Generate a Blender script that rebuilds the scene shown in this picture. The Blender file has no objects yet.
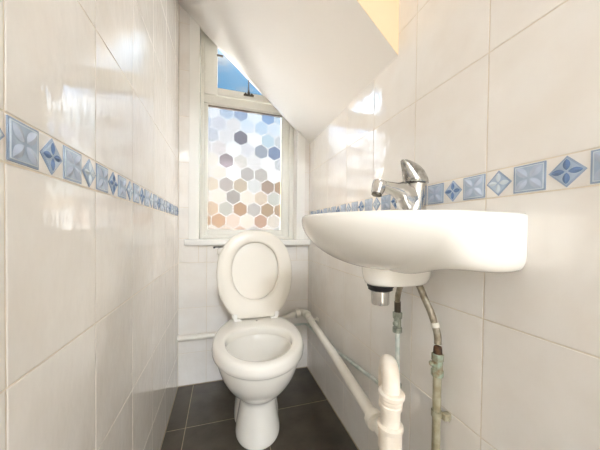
import bpy, bmesh, math, random
from mathutils import Vector, Matrix
random.seed(7)
scene = bpy.context.scene
COL = scene.collection
PI = math.pi

# ------------------------------------------------------------------ room measures (metres)
XL, XR, YB = -0.2245, 0.5166, 1.4889        # left wall, right wall, window wall
YF = -0.80                                  # door wall behind the camera
CEIL = 2.42
BB, BT = 0.9218, 0.9761                     # decorative border, bottom and top
TW = 0.2043                                 # tile width
SLOPE_Z0, SLOPE_K = 1.398, 0.877            # sloping soffit: height at the right wall, rise per metre
SLOPE_Y = 0.6664                            # front edge of the soffit
def slope_z(x): return SLOPE_Z0 + SLOPE_K * (XR - x)

# ------------------------------------------------------------------ materials
def srgb(r, g, b):
    f = lambda c: c / 12.92 if c <= 0.04045 else ((c + 0.055) / 1.055) ** 2.4
    return (f(r / 255), f(g / 255), f(b / 255), 1.0)

class NT:
    def __init__(self, name):
        self.m = bpy.data.materials.new(name); self.m.use_nodes = True
        self.t = self.m.node_tree; self.n = self.t.nodes; self.l = self.t.links
        self.p = self.n['Principled BSDF']
    def new(self, typ, **kw):
        n = self.n.new(typ)
        for k, v in kw.items(): setattr(n, k, v)
        return n
    def link(self, a, b): self.l.new(a, b)

def mat(name, col, rough=0.5, metal=0.0, coat=0.0, var=0.0, vscale=6.0, col2=None, bump=0.0, bscale=20.0, bstretch=(1, 1, 1), spec=0.5, detail=3.0, bdist=0.01):
    k = NT(name); p = k.p
    p.inputs['Base Color'].default_value = col
    p.inputs['Roughness'].default_value = rough
    p.inputs['Metallic'].default_value = metal
    p.inputs['Coat Weight'].default_value = coat
    p.inputs['Coat Roughness'].default_value = 0.05
    p.inputs['Specular IOR Level'].default_value = spec
    geo = k.new('ShaderNodeNewGeometry')
    if var or col2:
        nz = k.new('ShaderNodeTexNoise'); nz.inputs['Scale'].default_value = vscale; nz.inputs['Detail'].default_value = detail
        k.link(geo.outputs['Position'], nz.inputs['Vector'])
        rmp = k.new('ShaderNodeValToRGB')
        c2 = col2 if col2 else tuple(c * (1 - var) for c in col[:3]) + (1,)
        rmp.color_ramp.elements[0].position = 0.35; rmp.color_ramp.elements[1].position = 0.65
        rmp.color_ramp.elements[0].color = c2; rmp.color_ramp.elements[1].color = col
        k.link(nz.outputs['Fac'], rmp.inputs['Fac']); k.link(rmp.outputs['Color'], p.inputs['Base Color'])
    if bump:
        mp = k.new('ShaderNodeVectorMath', operation='MULTIPLY'); mp.inputs[1].default_value = bstretch
        k.link(geo.outputs['Position'], mp.inputs[0])
        nb = k.new('ShaderNodeTexNoise'); nb.inputs['Scale'].default_value = bscale; nb.inputs['Detail'].default_value = 2.0
        k.link(mp.outputs[0], nb.inputs['Vector'])
        b = k.new('ShaderNodeBump'); b.inputs['Strength'].default_value = bump; b.inputs['Distance'].default_value = bdist
        k.link(nb.outputs['Fac'], b.inputs['Height']); k.link(b.outputs['Normal'], p.inputs['Normal'])
    return k.m

M = {}
M['tile'] = mat('cream_glazed_tile', srgb(241, 237, 232), 0.06, 0, 0.0, col2=srgb(236, 230, 223), vscale=9, bump=0.5, bscale=42, bstretch=(1, 1, 0.6), bdist=0.0017, spec=1.0)
M['grout'] = mat('tile_grout', srgb(228, 216, 198), 0.8, var=0.12, vscale=30)
M['floor_tile'] = mat('slate_floor_tile', srgb(80, 72, 60), 0.33, col2=srgb(56, 50, 41), vscale=9, bump=0.25, bscale=60, bdist=0.002, detail=6)
M['floor_grout'] = mat('floor_grout', srgb(176, 160, 138), 0.85, var=0.15, vscale=40)
M['paint'] = mat('white_ceiling_paint', srgb(238, 234, 229), 0.75, bump=0.15, bscale=60, bdist=0.002)
M['peach'] = mat('peach_wall_paint', srgb(230, 205, 168), 0.7, bump=0.1, bscale=60, bdist=0.002)
M['frame'] = mat('window_frame_paint', srgb(236, 234, 226), 0.35)
M['white_gloss'] = mat('white_gloss_plastic', srgb(243, 241, 236), 0.25)
M['ceramic'] = mat('white_glazed_ceramic', srgb(240, 236, 228), 0.09, spec=0.6)
M['seat'] = mat('white_seat_plastic', srgb(238, 232, 221), 0.22)
M['chrome'] = mat('polished_chrome', (0.62, 0.61, 0.59, 1), 0.08, 1.0)
M['chrome_worn'] = mat('worn_chrome', (0.62, 0.61, 0.58, 1), 0.12, 1.0, col2=(0.30, 0.29, 0.28, 1), vscale=70, detail=5)
M['rubber'] = mat('black_rubber', srgb(22, 20, 20), 0.45)
M['dark'] = mat('dark_plastic', srgb(50, 46, 44), 0.4)
M['pvc'] = mat('white_waste_plastic', srgb(240, 235, 224), 0.35, var=0.04, vscale=30)
M['pvc_cream'] = mat('cream_trap_plastic', srgb(243, 233, 219), 0.33, col2=srgb(236, 222, 203), vscale=25)
M['hose'] = mat('tarnished_hose', srgb(126, 114, 94), 0.45, 0.35, col2=srgb(164, 154, 136), vscale=60, bump=0.6, bscale=220, bdist=0.002)
M['pipe_paint'] = mat('grimy_painted_pipe', srgb(168, 160, 136), 0.5, col2=srgb(140, 130, 102), vscale=45, bump=0.2, bscale=80, bdist=0.002)
M['pipe_teal'] = mat('pale_teal_pipe', srgb(214, 216, 209), 0.35, 0.2, col2=srgb(176, 188, 182), vscale=35)
M['verdigris'] = mat('corroded_fitting', srgb(158, 172, 152), 0.55, 0.25, col2=srgb(132, 108, 76), vscale=75, detail=4)
M['hose_pale'] = mat('pale_tarnished_hose', srgb(172, 162, 144), 0.45, 0.2, col2=srgb(142, 130, 110), vscale=60)
M['rust'] = mat('rusted_collar', srgb(98, 64, 36), 0.7, 0.1, col2=srgb(60, 40, 26), vscale=90)
M['collar'] = mat('pale_collar', srgb(214, 208, 194), 0.4)
M['valve'] = mat('grey_green_valve', srgb(164, 166, 150), 0.45, 0.3, col2=srgb(128, 132, 118), vscale=80)
M['iron'] = mat('aged_brass_stay', srgb(92, 84, 74), 0.35, 0.8)
M['hall_floor'] = mat('pale_hall_floor', srgb(196, 186, 172), 0.5, var=0.1)
M['gap_shadow'] = mat('brown_gap_shadow', srgb(112, 94, 78), 0.6, var=0.2, vscale=40)  # brown that stands in for shade in the gap under the transom
M['door'] = mat('white_door_paint', srgb(230, 226, 218), 0.4)
# border glazes
M['bl_bg'] = mat('pale_blue_glaze', srgb(180, 195, 214), 0.15, col2=srgb(166, 183, 205), vscale=40)
M['bl_frame'] = mat('slate_blue_glaze', srgb(160, 177, 201), 0.15, var=0.15, vscale=40)
M['bl_light'] = mat('light_petal_glaze', srgb(212, 222, 230), 0.15, var=0.1, vscale=40)
M['bl_lilac'] = mat('lilac_petal_glaze', srgb(192, 203, 222), 0.15, var=0.1, vscale=40)
M['bl_dark'] = mat('deep_blue_glaze', srgb(108, 134, 176), 0.15, var=0.2, vscale=40)

def clear_glass():
    k = NT('clear_window_glass'); k.n.remove(k.p)
    out = k.n['Material Output']
    tr = k.new('ShaderNodeBsdfTransparent'); tr.inputs['Color'].default_value = (0.97, 0.98, 0.98, 1)
    gl = k.new('ShaderNodeBsdfGlossy'); gl.inputs['Roughness'].default_value = 0.02
    lw = k.new('ShaderNodeFresnel'); lw.inputs['IOR'].default_value = 1.45
    mx = k.new('ShaderNodeMixShader')
    k.link(lw.outputs[0], mx.inputs[0]); k.link(tr.outputs[0], mx.inputs[1]); k.link(gl.outputs[0], mx.inputs[2])
    k.link(mx.outputs[0], out.inputs['Surface'])
    return k.m
M['glass'] = clear_glass()

_film = {}
def film(col):
    key = tuple(col)
    if key not in _film:
        k = NT('frosted_film_%d' % len(_film)); k.n.remove(k.p); out = k.n['Material Output']
        g_ = sum(col) / 3; c = tuple(v ** 1.1 for v in srgb(*[x * 0.72 + g_ * 0.28 for x in col])[:3]) + (1,)
        rf = k.new('ShaderNodeBsdfRefraction'); rf.inputs['Color'].default_value = c
        rf.inputs['Roughness'].default_value = 0.26; rf.inputs['IOR'].default_value = 1.08
        tl = k.new('ShaderNodeBsdfTranslucent'); tl.inputs['Color'].default_value = c
        df = k.new('ShaderNodeBsdfDiffuse'); df.inputs['Color'].default_value = c
        m1 = k.new('ShaderNodeMixShader'); m1.inputs[0].default_value = 0.15
        m2 = k.new('ShaderNodeMixShader'); m2.inputs[0].default_value = 0.08
        k.link(rf.outputs[0], m1.inputs[1]); k.link(tl.outputs[0], m1.inputs[2])
        k.link(m1.outputs[0], m2.inputs[1]); k.link(df.outputs[0], m2.inputs[2])
        k.link(m2.outputs[0], out.inputs['Surface'])
        _film[key] = k.m
    return _film[key]

# ------------------------------------------------------------------ mesh helpers
def link_mesh(name, bm, mats, parent=None, smooth=None, recalc=True):
    if recalc: bmesh.ops.recalc_face_normals(bm, faces=bm.faces[:])
    me = bpy.data.meshes.new(name); bm.to_mesh(me); bm.free()
    if not isinstance(mats, (list, tuple)): mats = [mats]
    for m in mats: me.materials.append(m)
    o = bpy.data.objects.new(name, me); COL.objects.link(o)
    if smooth is not None:
        for p in me.polygons: p.use_smooth = True
        me.set_sharp_from_angle(angle=math.radians(smooth))
    if parent is not None:
        o.parent = parent
    return o

def thing(name, label, cat, loc=(0, 0, 0), group=None, rotz=0):
    o = bpy.data.objects.new(name, None); COL.objects.link(o)
    o.empty_display_size = 0.05
    o.location = loc; o.rotation_euler = (0, 0, rotz)
    o['label'] = label; o['category'] = cat
    if group: o['group'] = group
    return o

def structure(o, label=None, cat=None):
    o['kind'] = 'structure'
    if label: o['label'] = label
    if cat: o['category'] = cat
    return o

def add_box(bm, lo, hi, bevel=0.0, mi=0, seg=2):
    g = bmesh.ops.create_cube(bm, size=1.0)
    vs = g['verts']
    for v in vs:
        v.co = Vector([lo[i] + (v.co[i] + 0.5) * (hi[i] - lo[i]) for i in range(3)])
    fs = list({f for v in vs for f in v.link_faces})
    for f in fs: f.material_index = mi
    if bevel:
        es = list({e for v in vs for e in v.link_edges})
        r = bmesh.ops.bevel(bm, geom=es, offset=bevel, segments=seg, affect='EDGES', profile=0.5, clamp_overlap=True)
        for f in r['faces']: f.material_index = mi

def loft(bm, rings, cap0=True, cap1=True, closed=True, mi=0):
    """rings: list of equal-length lists of points"""
    R = [[bm.verts.new(p) for p in r] for r in rings]
    n = len(R[0])
    for a, b in zip(R[:-1], R[1:]):
        for i in range(n if closed else n - 1):
            j = (i + 1) % n
            f = bm.faces.new((a[i], a[j], b[j], b[i])); f.material_index = mi
    if cap0: bm.faces.new(R[0]).material_index = mi
    if cap1: bm.faces.new(list(reversed(R[-1]))).material_index = mi
    return R

def catmull(pts, per=8):
    pts = [Vector(p) for p in pts]
    P = [2 * pts[0] - pts[1]] + pts + [2 * pts[-1] - pts[-2]]
    out = []
    for i in range(1, len(P) - 2):
        p0, p1, p2, p3 = P[i - 1], P[i], P[i + 1], P[i + 2]
        for s in range(per):
            t = s / per
            out.append(0.5 * ((2 * p1) + (p2 - p0) * t + (2 * p0 - 5 * p1 + 4 * p2 - p3) * t * t + (3 * p1 - p0 - 3 * p2 + p3) * t ** 3))
    out.append(pts[-1])
    return out

def tube(bm, path, rad, seg=20, cap=True, mi=0, inner=None):
    """sweep a circle along a path; rad is a number or a list; inner = wall thickness leaves an open mouth at the far end"""
    path = [Vector(p) for p in path]
    n = len(path)
    rads = rad if isinstance(rad, (list, tuple)) else [rad] * n
    tg = []
    for i in range(n):
        a = path[max(i - 1, 0)]; b = path[min(i + 1, n - 1)]
        tg.append((b - a).normalized())
    ref = Vector((0, 0, 1)) if abs(tg[0].z) < 0.9 else Vector((1, 0, 0))
    u = (ref - tg[0] * ref.dot(tg[0])).normalized()
    rings = []
    for i in range(n):
        u = (u - tg[i] * u.dot(tg[i])).normalized(); w = tg[i].cross(u)
        rings.append([path[i] + (u * math.cos(2 * PI * k / seg) + w * math.sin(2 * PI * k / seg)) * rads[i] for k in range(seg)])
    if inner:
        c = path[-1]
        rings.append([c + (p - c) * (1 - inner / rads[-1]) for p in rings[-1]])
        back = c - tg[-1] * min(0.03, (path[-1] - path[0]).length * 0.6)
        rings.append([p + (back - c) for p in rings[-1]])
    loft(bm, rings, cap, cap, True, mi)

def lathe(bm, prof, axis=(0, 0, 1), org=(0, 0, 0), seg=32, mi=0, hexa=False):
    """prof: (radius, height) pairs along the axis"""
    ax = Vector(axis).normalized(); org = Vector(org)
    ref = Vector((1, 0, 0)) if abs(ax.x) < 0.9 else Vector((0, 1, 0))
    u = (ref - ax * ref.dot(ax)).normalized(); w = ax.cross(u)
    if hexa: seg = 6
    loft(bm, [[org + ax * h + (u * math.cos(2 * PI * k / seg) + w * math.sin(2 * PI * k / seg)) * max(r, 1e-4) for k in range(seg)] for r, h in prof], True, True, True, mi)

def arc(c, a0, a1, r, ex, ey, n=12):
    c, ex, ey = Vector(c), Vector(ex), Vector(ey)
    return [c + (ex * math.cos(a0 + (a1 - a0) * i / n) + ey * math.sin(a0 + (a1 - a0) * i / n)) * r for i in range(n + 1)]

# ------------------------------------------------------------------ tiled surfaces
def clip_cells(us, vs, hole=None):
    out = []
    for u0, u1 in zip(us[:-1], us[1:]):
        for v0, v1 in zip(vs[:-1], vs[1:]):
            if not hole: out.append((u0, u1, v0, v1)); continue
            a0, a1, b0, b1 = hole
            if u1 <= a0 or u0 >= a1 or v1 <= b0 or v0 >= b1: out.append((u0, u1, v0, v1)); continue
            if u0 < a0: out.append((u0, a0, v0, v1))
            if u1 > a1: out.append((a1, u1, v0, v1))
            m0, m1 = max(u0, a0), min(u1, a1)
            if v0 < b0: out.append((m0, m1, v0, b0))
            if v1 > b1: out.append((m0, m1, b1, v1))
    return [c for c in out if c[1] - c[0] > 0.004 and c[3] - c[2] > 0.004]

def tile_faces(bm, cells, P, gap=0.0011, depth=0.0016, cham=0.0016, mi_tile=0):
    """each tile: a pillow-edged face standing proud of the grout; P(u, v, n) -> world"""
    for u0, u1, v0, v1 in cells:
        g = gap
        def ring(d, n): return [bm.verts.new(P(u, v, n)) for u, v in ((u0 + d, v0 + d), (u1 - d, v0 + d), (u1 - d, v1 - d), (u0 + d, v1 - d))]
        R = [ring(g, -depth), ring(g, -0.0006), ring(g + cham * 0.4, -0.00018), ring(g + cham, 0.0)]
        for a, b in zip(R[:-1], R[1:]):
            for i in range(4):
                j = (i + 1) % 4
                bm.faces.new((a[i], a[j], b[j], b[i])).material_index = mi_tile
        bm.faces.new(R[-1]).material_index = mi_tile

def quad(bm, pts, mi=0):
    f = bm.faces.new([bm.verts.new(p) for p in pts]); f.material_index = mi; return f

def grout_plane(bm, u0, u1, v0, v1, P, depth, mi, hole=None):
    for a0, a1, b0, b1 in clip_cells([u0, u1], [v0, v1], hole):
        quad(bm, [P(a0, b0, -depth), P(a1, b0, -depth), P(a1, b1, -depth), P(a0, b1, -depth)], mi)

def lines(first, step, lo, hi):
    k = math.ceil((lo - first) / step - 1e-9)
    out = [lo]
    x = first + k * step
    while x < hi - 0.004:
        if x > lo + 0.004: out.append(x)
        x += step
    return out + [hi]

PL = lambda u, v, n: (XL + n, u, v)
PR = lambda u, v, n: (XR - n, u, v)
PB = lambda u, v, n: (u, YB - n, v)
PFL = lambda u, v, n: (u, v, n)
COURSES = [0.0, 0.179, 0.4264, 0.674, BB]
UPPER = [BT, 1.2187, 1.4640, 1.7095, 1.955, 2.2, CEIL]

def side_wall(name, P, off, label):
    bm = bmesh.new()
    us = lines(off, TW, YF, YB)
    tile_faces(bm, clip_cells(us, COURSES), P)
    tile_faces(bm, clip_cells(us, UPPER), P)
    grout_plane(bm, YF - 0.05, YB + 0.05, -0.02, CEIL + 0.02, P, 0.0012, 1)
    o = link_mesh(name, bm, [M['tile'], M['grout']], recalc=True)
    structure(o, label, 'wall')
OFF_L, OFF_R = 0.3562, 0.3841
side_wall('wall_left', PL, OFF_L, 'cream glazed tile wall on the left, reflecting the window')
side_wall('wall_right', PR, OFF_R, 'cream glazed tile wall on the right, behind the basin')

HOLE = (-0.1233, 0.438, 0.803, 2.02)
bm = bmesh.new()
us = lines(-0.0809, TW, XL, XR)
vsB = [0.0, 0.179, 0.4264, 0.674, 0.806, BT - 0.003, 1.216, 1.462, 1.7075, 1.955, 2.2, CEIL]
tile_faces(bm, clip_cells(us, vsB, HOLE), PB)
grout_plane(bm, XL - 0.05, XR + 0.05, -0.02, CEIL + 0.02, PB, 0.0012, 1, HOLE)
structure(link_mesh('wall_back', bm, [M['tile'], M['grout']]), 'cream tiled end wall around the window, behind the toilet', 'wall')

# border strips with raised flower motifs
def petal(bm, P, c, ang, length, width, n0, mi):
    cu, cv = c
    ca, sa = math.cos(ang), math.sin(ang)
    N = 8
    left, right, mid = [], [], []
    for i in range(N + 1):
        t = i / N
        s = 0.10 * length + 0.90 * length * t
        w = width * math.sin(PI * t) ** 0.75 if 0 < t < 1 else 0
        h = 0.0022 * math.sin(PI * t)
        mid.append(bm.verts.new(P(cu + ca * s, cv + sa * s, n0 + h)))
        left.append(bm.verts.new(P(cu + ca * s - sa * w, cv + sa * s + ca * w, n0)))
        right.append(bm.verts.new(P(cu + ca * s + sa * w, cv + sa * s - ca * w, n0)))
    for i in range(N):
        for a, b in ((left, mid), (mid, right)):
            bm.faces.new((a[i], a[i + 1], b[i + 1], b[i])).material_index = mi
def plate(bm, P, poly, n0, n1, mi):
    a = [bm.verts.new(P(u, v, n0)) for u, v in poly]; b = [bm.verts.new(P(u, v, n1)) for u, v in poly]
    k = len(poly)
    for i in range(k):
        j = (i + 1) % k
        bm.faces.new((a[i], a[j], b[j], b[i])).material_index = mi
    bm.faces.new(b).material_index = mi
def border(name, P, off, label):
    bm = bmesh.new()
    us = lines(off, TW, YF, YB)
    tile_faces(bm, clip_cells(us, [BB, BT]), P, mi_tile=0)
    k0 = math.floor((YF - off) / TW)
    pitch = TW / 4
    zc = (BB + BT) / 2
    k = k0 * 4
    while True:
        uc = off + (k + 0.5) * pitch
        kind = k % 4; k += 1
        if uc + 0.03 > YB: break
        if uc - 0.03 < YF: continue
        if kind in (0, 2):
            h = 0.0243
            plate(bm, P, [(uc - h, zc - h), (uc + h, zc - h), (uc + h, zc + h), (uc - h, zc + h)], 0, 0.0014, 2)
            h2 = h - 0.0026
            plate(bm, P, [(uc - h2, zc - h2), (uc + h2, zc - h2), (uc + h2, zc + h2), (uc - h2, zc + h2)], 0.0014, 0.0020, 3)
            h3 = h - 0.0040
            plate(bm, P, [(uc - h3, zc - h3), (uc + h3, zc - h3), (uc + h3, zc + h3), (uc - h3, zc + h3)], 0.0020, 0.0022, 1)
            for q in range(4):
                petal(bm, P, (uc, zc), PI / 4 + q * PI / 2, 0.0272, 0.0070, 0.0026, 4)
        else:
            h = 0.0246; hu = 0.0232
            plate(bm, P, [(uc - hu, zc), (uc, zc - h), (uc + hu, zc), (uc, zc + h)], 0, 0.0014, 2)
            f = 0.86
            plate(bm, P, [(uc - hu * f, zc), (uc, zc - h * f), (uc + hu * f, zc), (uc, zc + h * f)], 0.0014, 0.0021, 1)
            for q in range(4):
                petal(bm, P, (uc, zc), q * PI / 2, 0.0196, 0.0046, 0.0023, 5 if kind == 1 else 3)
    structure(link_mesh(name, bm, [M['tile'], M['bl_bg'], M['bl_frame'], M['bl_light'], M['bl_lilac'], M['bl_dark']]), label, 'border')
border('trim_1', PL, OFF_L, 'blue flower tile border along the left wall')
border('trim_2', PR, OFF_R, 'blue flower tile border along the right wall above the basin')

# floor
bm = bmesh.new()
fx = [XL, -0.1455, 0.1865, 0.5185]; fx[-1] = XR
fy = [YF] + [1.169 - 0.333 * k for k in range(5, -1, -1)] + [YB]
tile_faces(bm, clip_cells(fx, fy), PFL, gap=0.0014, mi_tile=0)
grout_plane(bm, XL - 0.05, XR + 0.05, YF - 0.05, YB + 0.05, PFL, 0.0008, 1)
structure(link_mesh('floor', bm, [M['floor_tile'], M['floor_grout']]), 'dark slate tile floor with pale grout lines', 'floor')
# thin bead of sealant where floor meets walls
bm = bmesh.new()
add_box(bm, (XL - 0.002, YF, -0.002), (XL + 0.003, YB, 0.004)); add_box(bm, (XR - 0.003, YF, -0.002), (XR + 0.002, YB, 0.004)); add_box(bm, (XL, YB - 0.003, -0.002), (XR, YB + 0.002, 0.004))
structure(link_mesh('trim_3', bm, M['floor_grout']), 'pale sealant bead where the dark floor meets the walls', 'sealant')

# ceiling: flat part, sloping soffit, end face above it
bm = bmesh.new()
add_box(bm, (XL - 0.05, YF - 0.05, CEIL), (XR + 0.05, YB + 0.2, CEIL + 0.05))
structure(link_mesh('ceiling', bm, M['paint']), 'flat white ceiling over the front of the room', 'ceiling')
bm = bmesh.new()
x0, x1 = XL - 0.05, XR + 0.05
y1 = 1.579 + 0.007
pr = [(x0, slope_z(x0)), (x1, slope_z(x1)), (x1, slope_z(x1) + 0.06), (x0, slope_z(x0) + 0.06)]
loft(bm, [[(x, SLOPE_Y, z) for x, z in pr], [(x, YB - 0.001, z) for x, z in pr], [(x, y1, z + 0.052) for x, z in pr]])
structure(link_mesh('ceiling_slope', bm, M['paint']), 'white sloping soffit running down to the right wall over the window', 'ceiling')
bm = bmesh.new()
pr = [(x0, slope_z(x0) + 0.001), (x1, slope_z(x1) + 0.001), (x1, CEIL), (x0, CEIL)]
loft(bm, [[(x, SLOPE_Y - 0.001, z) for x, z in pr], [(x, SLOPE_Y + 0.05, z) for x, z in pr]])
structure(link_mesh('wall_upper', bm, M['peach']), 'peach painted upright wall above the edge of the sloping soffit', 'wall')

# wall behind the camera with a closed door
bm = bmesh.new()
DH = (-0.16, 0.46, 0.0, 1.98)
PF = lambda u, v, n: (u, YF + n, v)
tile_faces(bm, clip_cells(lines(XL, TW, XL, XR), [0.0, 0.179, 0.4264, 0.674, BB, 1.2187, 1.4640, 1.7095, 1.955, 2.2, CEIL], DH), PF)
grout_plane(bm, XL - 0.05, XR + 0.05, -0.02, CEIL + 0.02, PF, 0.0012, 1, DH)
structure(link_mesh('wall_front', bm, [M['tile'], M['grout']]))
bm = bmesh.new()
add_box(bm, (DH[0] - 0.05, YF - 0.07, 0), (DH[0] + 0.002, YF + 0.014, DH[3] + 0.05), 0.004); add_box(bm, (DH[1] - 0.002, YF - 0.07, 0), (DH[1] + 0.05, YF + 0.014, DH[3] + 0.05), 0.004)
add_box(bm, (DH[0], YF - 0.07, DH[3] - 0.002), (DH[1], YF + 0.014, DH[3] + 0.05), 0.004)
structure(link_mesh('trim_4', bm, M['door']))
# hallway beyond the open doorway
HX0, HX1, HY = -0.85, 1.15, -4.2
bm = bmesh.new(); add_box(bm, (HX0, HY, -0.05), (HX1, YF - 0.0, -0.0015)); structure(link_mesh('floor_hall', bm, M['hall_floor']))
bm = bmesh.new(); add_box(bm, (HX0 - 0.05, HY, CEIL), (HX1 + 0.05, YF - 0.05, CEIL + 0.05)); structure(link_mesh('ceiling_hall', bm, M['paint']))
bm = bmesh.new()
add_box(bm, (HX0 - 0.05, HY - 0.05, -0.05), (HX1 + 0.05, HY, CEIL)); add_box(bm, (HX0 - 0.05, HY, -0.05), (HX0, YF, CEIL)); add_box(bm, (HX1, HY, -0.05), (HX1 + 0.05, YF, CEIL))
add_box(bm, (HX0, YF - 0.07, 0), (DH[0], YF - 0.045, CEIL)); add_box(bm, (DH[1], YF - 0.07, 0), (HX1, YF - 0.045, CEIL)); add_box(bm, (DH[0], YF - 0.07, DH[3]), (DH[1], YF - 0.045, CEIL))
structure(link_mesh('wall_hall', bm, M['paint']))

# ------------------------------------------------------------------ window
YW = 1.579
bm = bmesh.new()                                     # reveal lining
a0, a1, b0, b1 = HOLE
yo = YB + 0.17
add_box(bm, (a0 - 0.05, YB - 0.002, b0 - 0.03), (a0 + 0.0015, yo, b1), 0.001)
add_box(bm, (a1 - 0.0015, YB - 0.002, b0 - 0.03), (a1 + 0.05, yo, b1), 0.001)
add_box(bm, (a0 - 0.05, YB, b1), (a1 + 0.05, yo, b1 + 0.05))
add_box(bm, (a0 - 0.05, YB + 0.05, b0 - 0.09), (a1 + 0.05, yo, b0 - 0.035))
structure(link_mesh('trim_5', bm, M['white_gloss']), 'white lining of the window recess', 'trim')
bm = bmesh.new()
add_box(bm, (-0.192, 1.449, 0.769), (XR - 0.0005, YB + 0.001, 0.803), 0.005, seg=3)
add_box(bm, (a0, YB - 0.004, 0.772), (a1, YW + 0.02, 0.803), 0.001)
structure(link_mesh('windowsill', bm, M['white_gloss'], smooth=40), 'white window sill above the toilet cistern', 'sill')

win = bpy.data.objects.new('window_1', None); COL.objects.link(win); win.location = (0.157, YW, 0.803)
structure(win, 'window with a clear top light and a hexagon patterned frosted lower pane', 'window')
bpy.context.view_layer.update()
def wpart(name, bm, m, parent=win, smooth=30):
    o = link_mesh(name, bm, m, parent, smooth)
    o.matrix_parent_inverse = Matrix.Identity(4)
    root = parent
    off = Vector((0, 0, 0))
    while root is not None:
        off += root.location; root = root.parent
    o.data.transform(Matrix.Translation(-off))
    return o
ZT0, ZT1 = 1.592, 1.640                              # transom
bm = bmesh.new()                                     # outer frame
add_box(bm, (a0 + 0.0015, YW - 0.012, 0.803), (-0.105, YW + 0.05, b1), 0.002)
add_box(bm, (0.408, YW - 0.012, 0.803), (a1 - 0.0015, YW + 0.05, b1), 0.002)
add_box(bm, (-0.105, YW - 0.012, 0.803), (0.408, YW + 0.05, 0.822), 0.002)
add_box(bm, (-0.105, YW - 0.010, ZT0), (0.408, YW + 0.016, ZT1), 0.003)
add_box(bm, (-0.105, YW - 0.012, 1.98), (0.408, YW + 0.05, b1), 0.003)
wpart('window_frame', bm, M['frame'])
bm = bmesh.new()                                     # lower fixed light: glazing beads
for lo, hi in (((-0.105, 0.822), (-0.082, ZT0)), ((0.3635, 0.822), (0.408, ZT0)), ((-0.082, 0.822), (0.3635, 0.858)), ((-0.082, 1.580), (0.3635, ZT0))):
    add_box(bm, (lo[0], YW - 0.003, lo[1]), (hi[0], YW + 0.013, hi[1]), 0.003)
add_box(bm, (0.356, YW - 0.004, 0.858), (0.3636, YW + 0.02, 1.58), 0.0015)
wpart('lower_sash', bm, M['frame'])
bm = bmesh.new(); add_box(bm, (-0.082, YW - 0.0055, 1.5755), (0.358, YW + 0.0125, 1.5825), 0.001)  # thin dark box drawn as the shadow line below the transom
wpart('shadow_gap_strip', bm, M['gap_shadow'])
bm = bmesh.new()                                     # top-hung light
for lo, hi in (((-0.1052, ZT1 + 0.001), (-0.031, 1.975)), ((0.338, ZT1 + 0.004), (0.402, 1.975)), ((-0.031, ZT1 + 0.004), (0.338, 1.684)), ((-0.031, 1.935), (0.338, 1.975))):
    add_box(bm, (lo[0], YW - 0.018, lo[1]), (hi[0], YW + 0.014, hi[1]), 0.004)
sash = wpart('top_sash', bm, M['frame'])
bm = bmesh.new(); add_box(bm, (-0.033, YW + 0.008, 1.68), (0.34, YW + 0.012, 1.94))
wpart('clear_pane', bm, M['glass'])
bm = bmesh.new(); add_box(bm, (-0.084, YW + 0.008, 0.856), (0.3655, YW + 0.012, 1.582))
wpart('lower_pane', bm, M['glass'])

# frosted film with hexagons
W, PGRE, PBLU, LAV = (246, 246, 247), (224, 226, 229), (222, 234, 244), (226, 224, 230)
CRM, TANP, PINK = (250, 240, 228), (242, 226, 206), (246, 226, 212)
HEX = {
 0: [W, (222, 224, 233), (196, 204, 222), (244, 248, 252), (168, 196, 232), PBLU],
 1: [(230, 228, 234), (240, 236, 234), (240, 242, 246), PBLU, (236, 242, 248)],
 2: [LAV, (240, 237, 236), (160, 156, 166), (254, 254, 254), (214, 232, 240), PGRE],
 3: [(240, 232, 230), (252, 252, 254), (238, 236, 236), (186, 192, 202), (158, 174, 204)],
 4: [CRM, (184, 170, 172), (234, 228, 222), (240, 238, 236), (252, 252, 252), PGRE],
 5: [CRM, (254, 254, 254), (210, 203, 198), (216, 208, 200), (252, 252, 252)],
 6: [TANP, (212, 202, 196), (222, 206, 184), (232, 234, 232), (202, 178, 160), (206, 176, 146)],
 7: [CRM, (196, 190, 184), CRM, (238, 220, 200), (224, 222, 214)],
 8: [(238, 212, 186), (218, 214, 206), (214, 178, 146), (216, 210, 206), (206, 180, 150), (214, 186, 156)],
 9: [(230, 192, 158), PINK, CRM, (226, 188, 164), (240, 230, 218)],
 10: [CRM, (242, 226, 210), (238, 206, 186), (220, 214, 212), CRM, (216, 210, 206)],
}
SP = 0.0835; HR = SP / math.sqrt(3)
RECT = (-0.082, 0.356, 0.857, 1.581)
def clip_poly(poly):
    x0, x1, z0, z1 = RECT
    for ax, lim, s in ((0, x0, 1), (0, x1, -1), (1, z0, 1), (1, z1, -1)):
        out = []
        for i in range(len(poly)):
            a, b = poly[i], poly[(i + 1) % len(poly)]
            da, db = s * (a[ax] - lim), s * (b[ax] - lim)
            if da >= 0: out.append(a)
            if da * db < 0:
                t = da / (da - db); out.append((a[0] + (b[0] - a[0]) * t, a[1] + (b[1] - a[1]) * t))
        poly = out
        if len(poly) < 3: return []
    return poly
bm = bmesh.new(); fmats = []; fidx = {}
def fm(c):
    if c not in fidx: fidx[c] = len(fmats); fmats.append(film(c))
    return fidx[c]
GAP = (252, 250, 246)
YFILM = YW + 0.006
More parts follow.
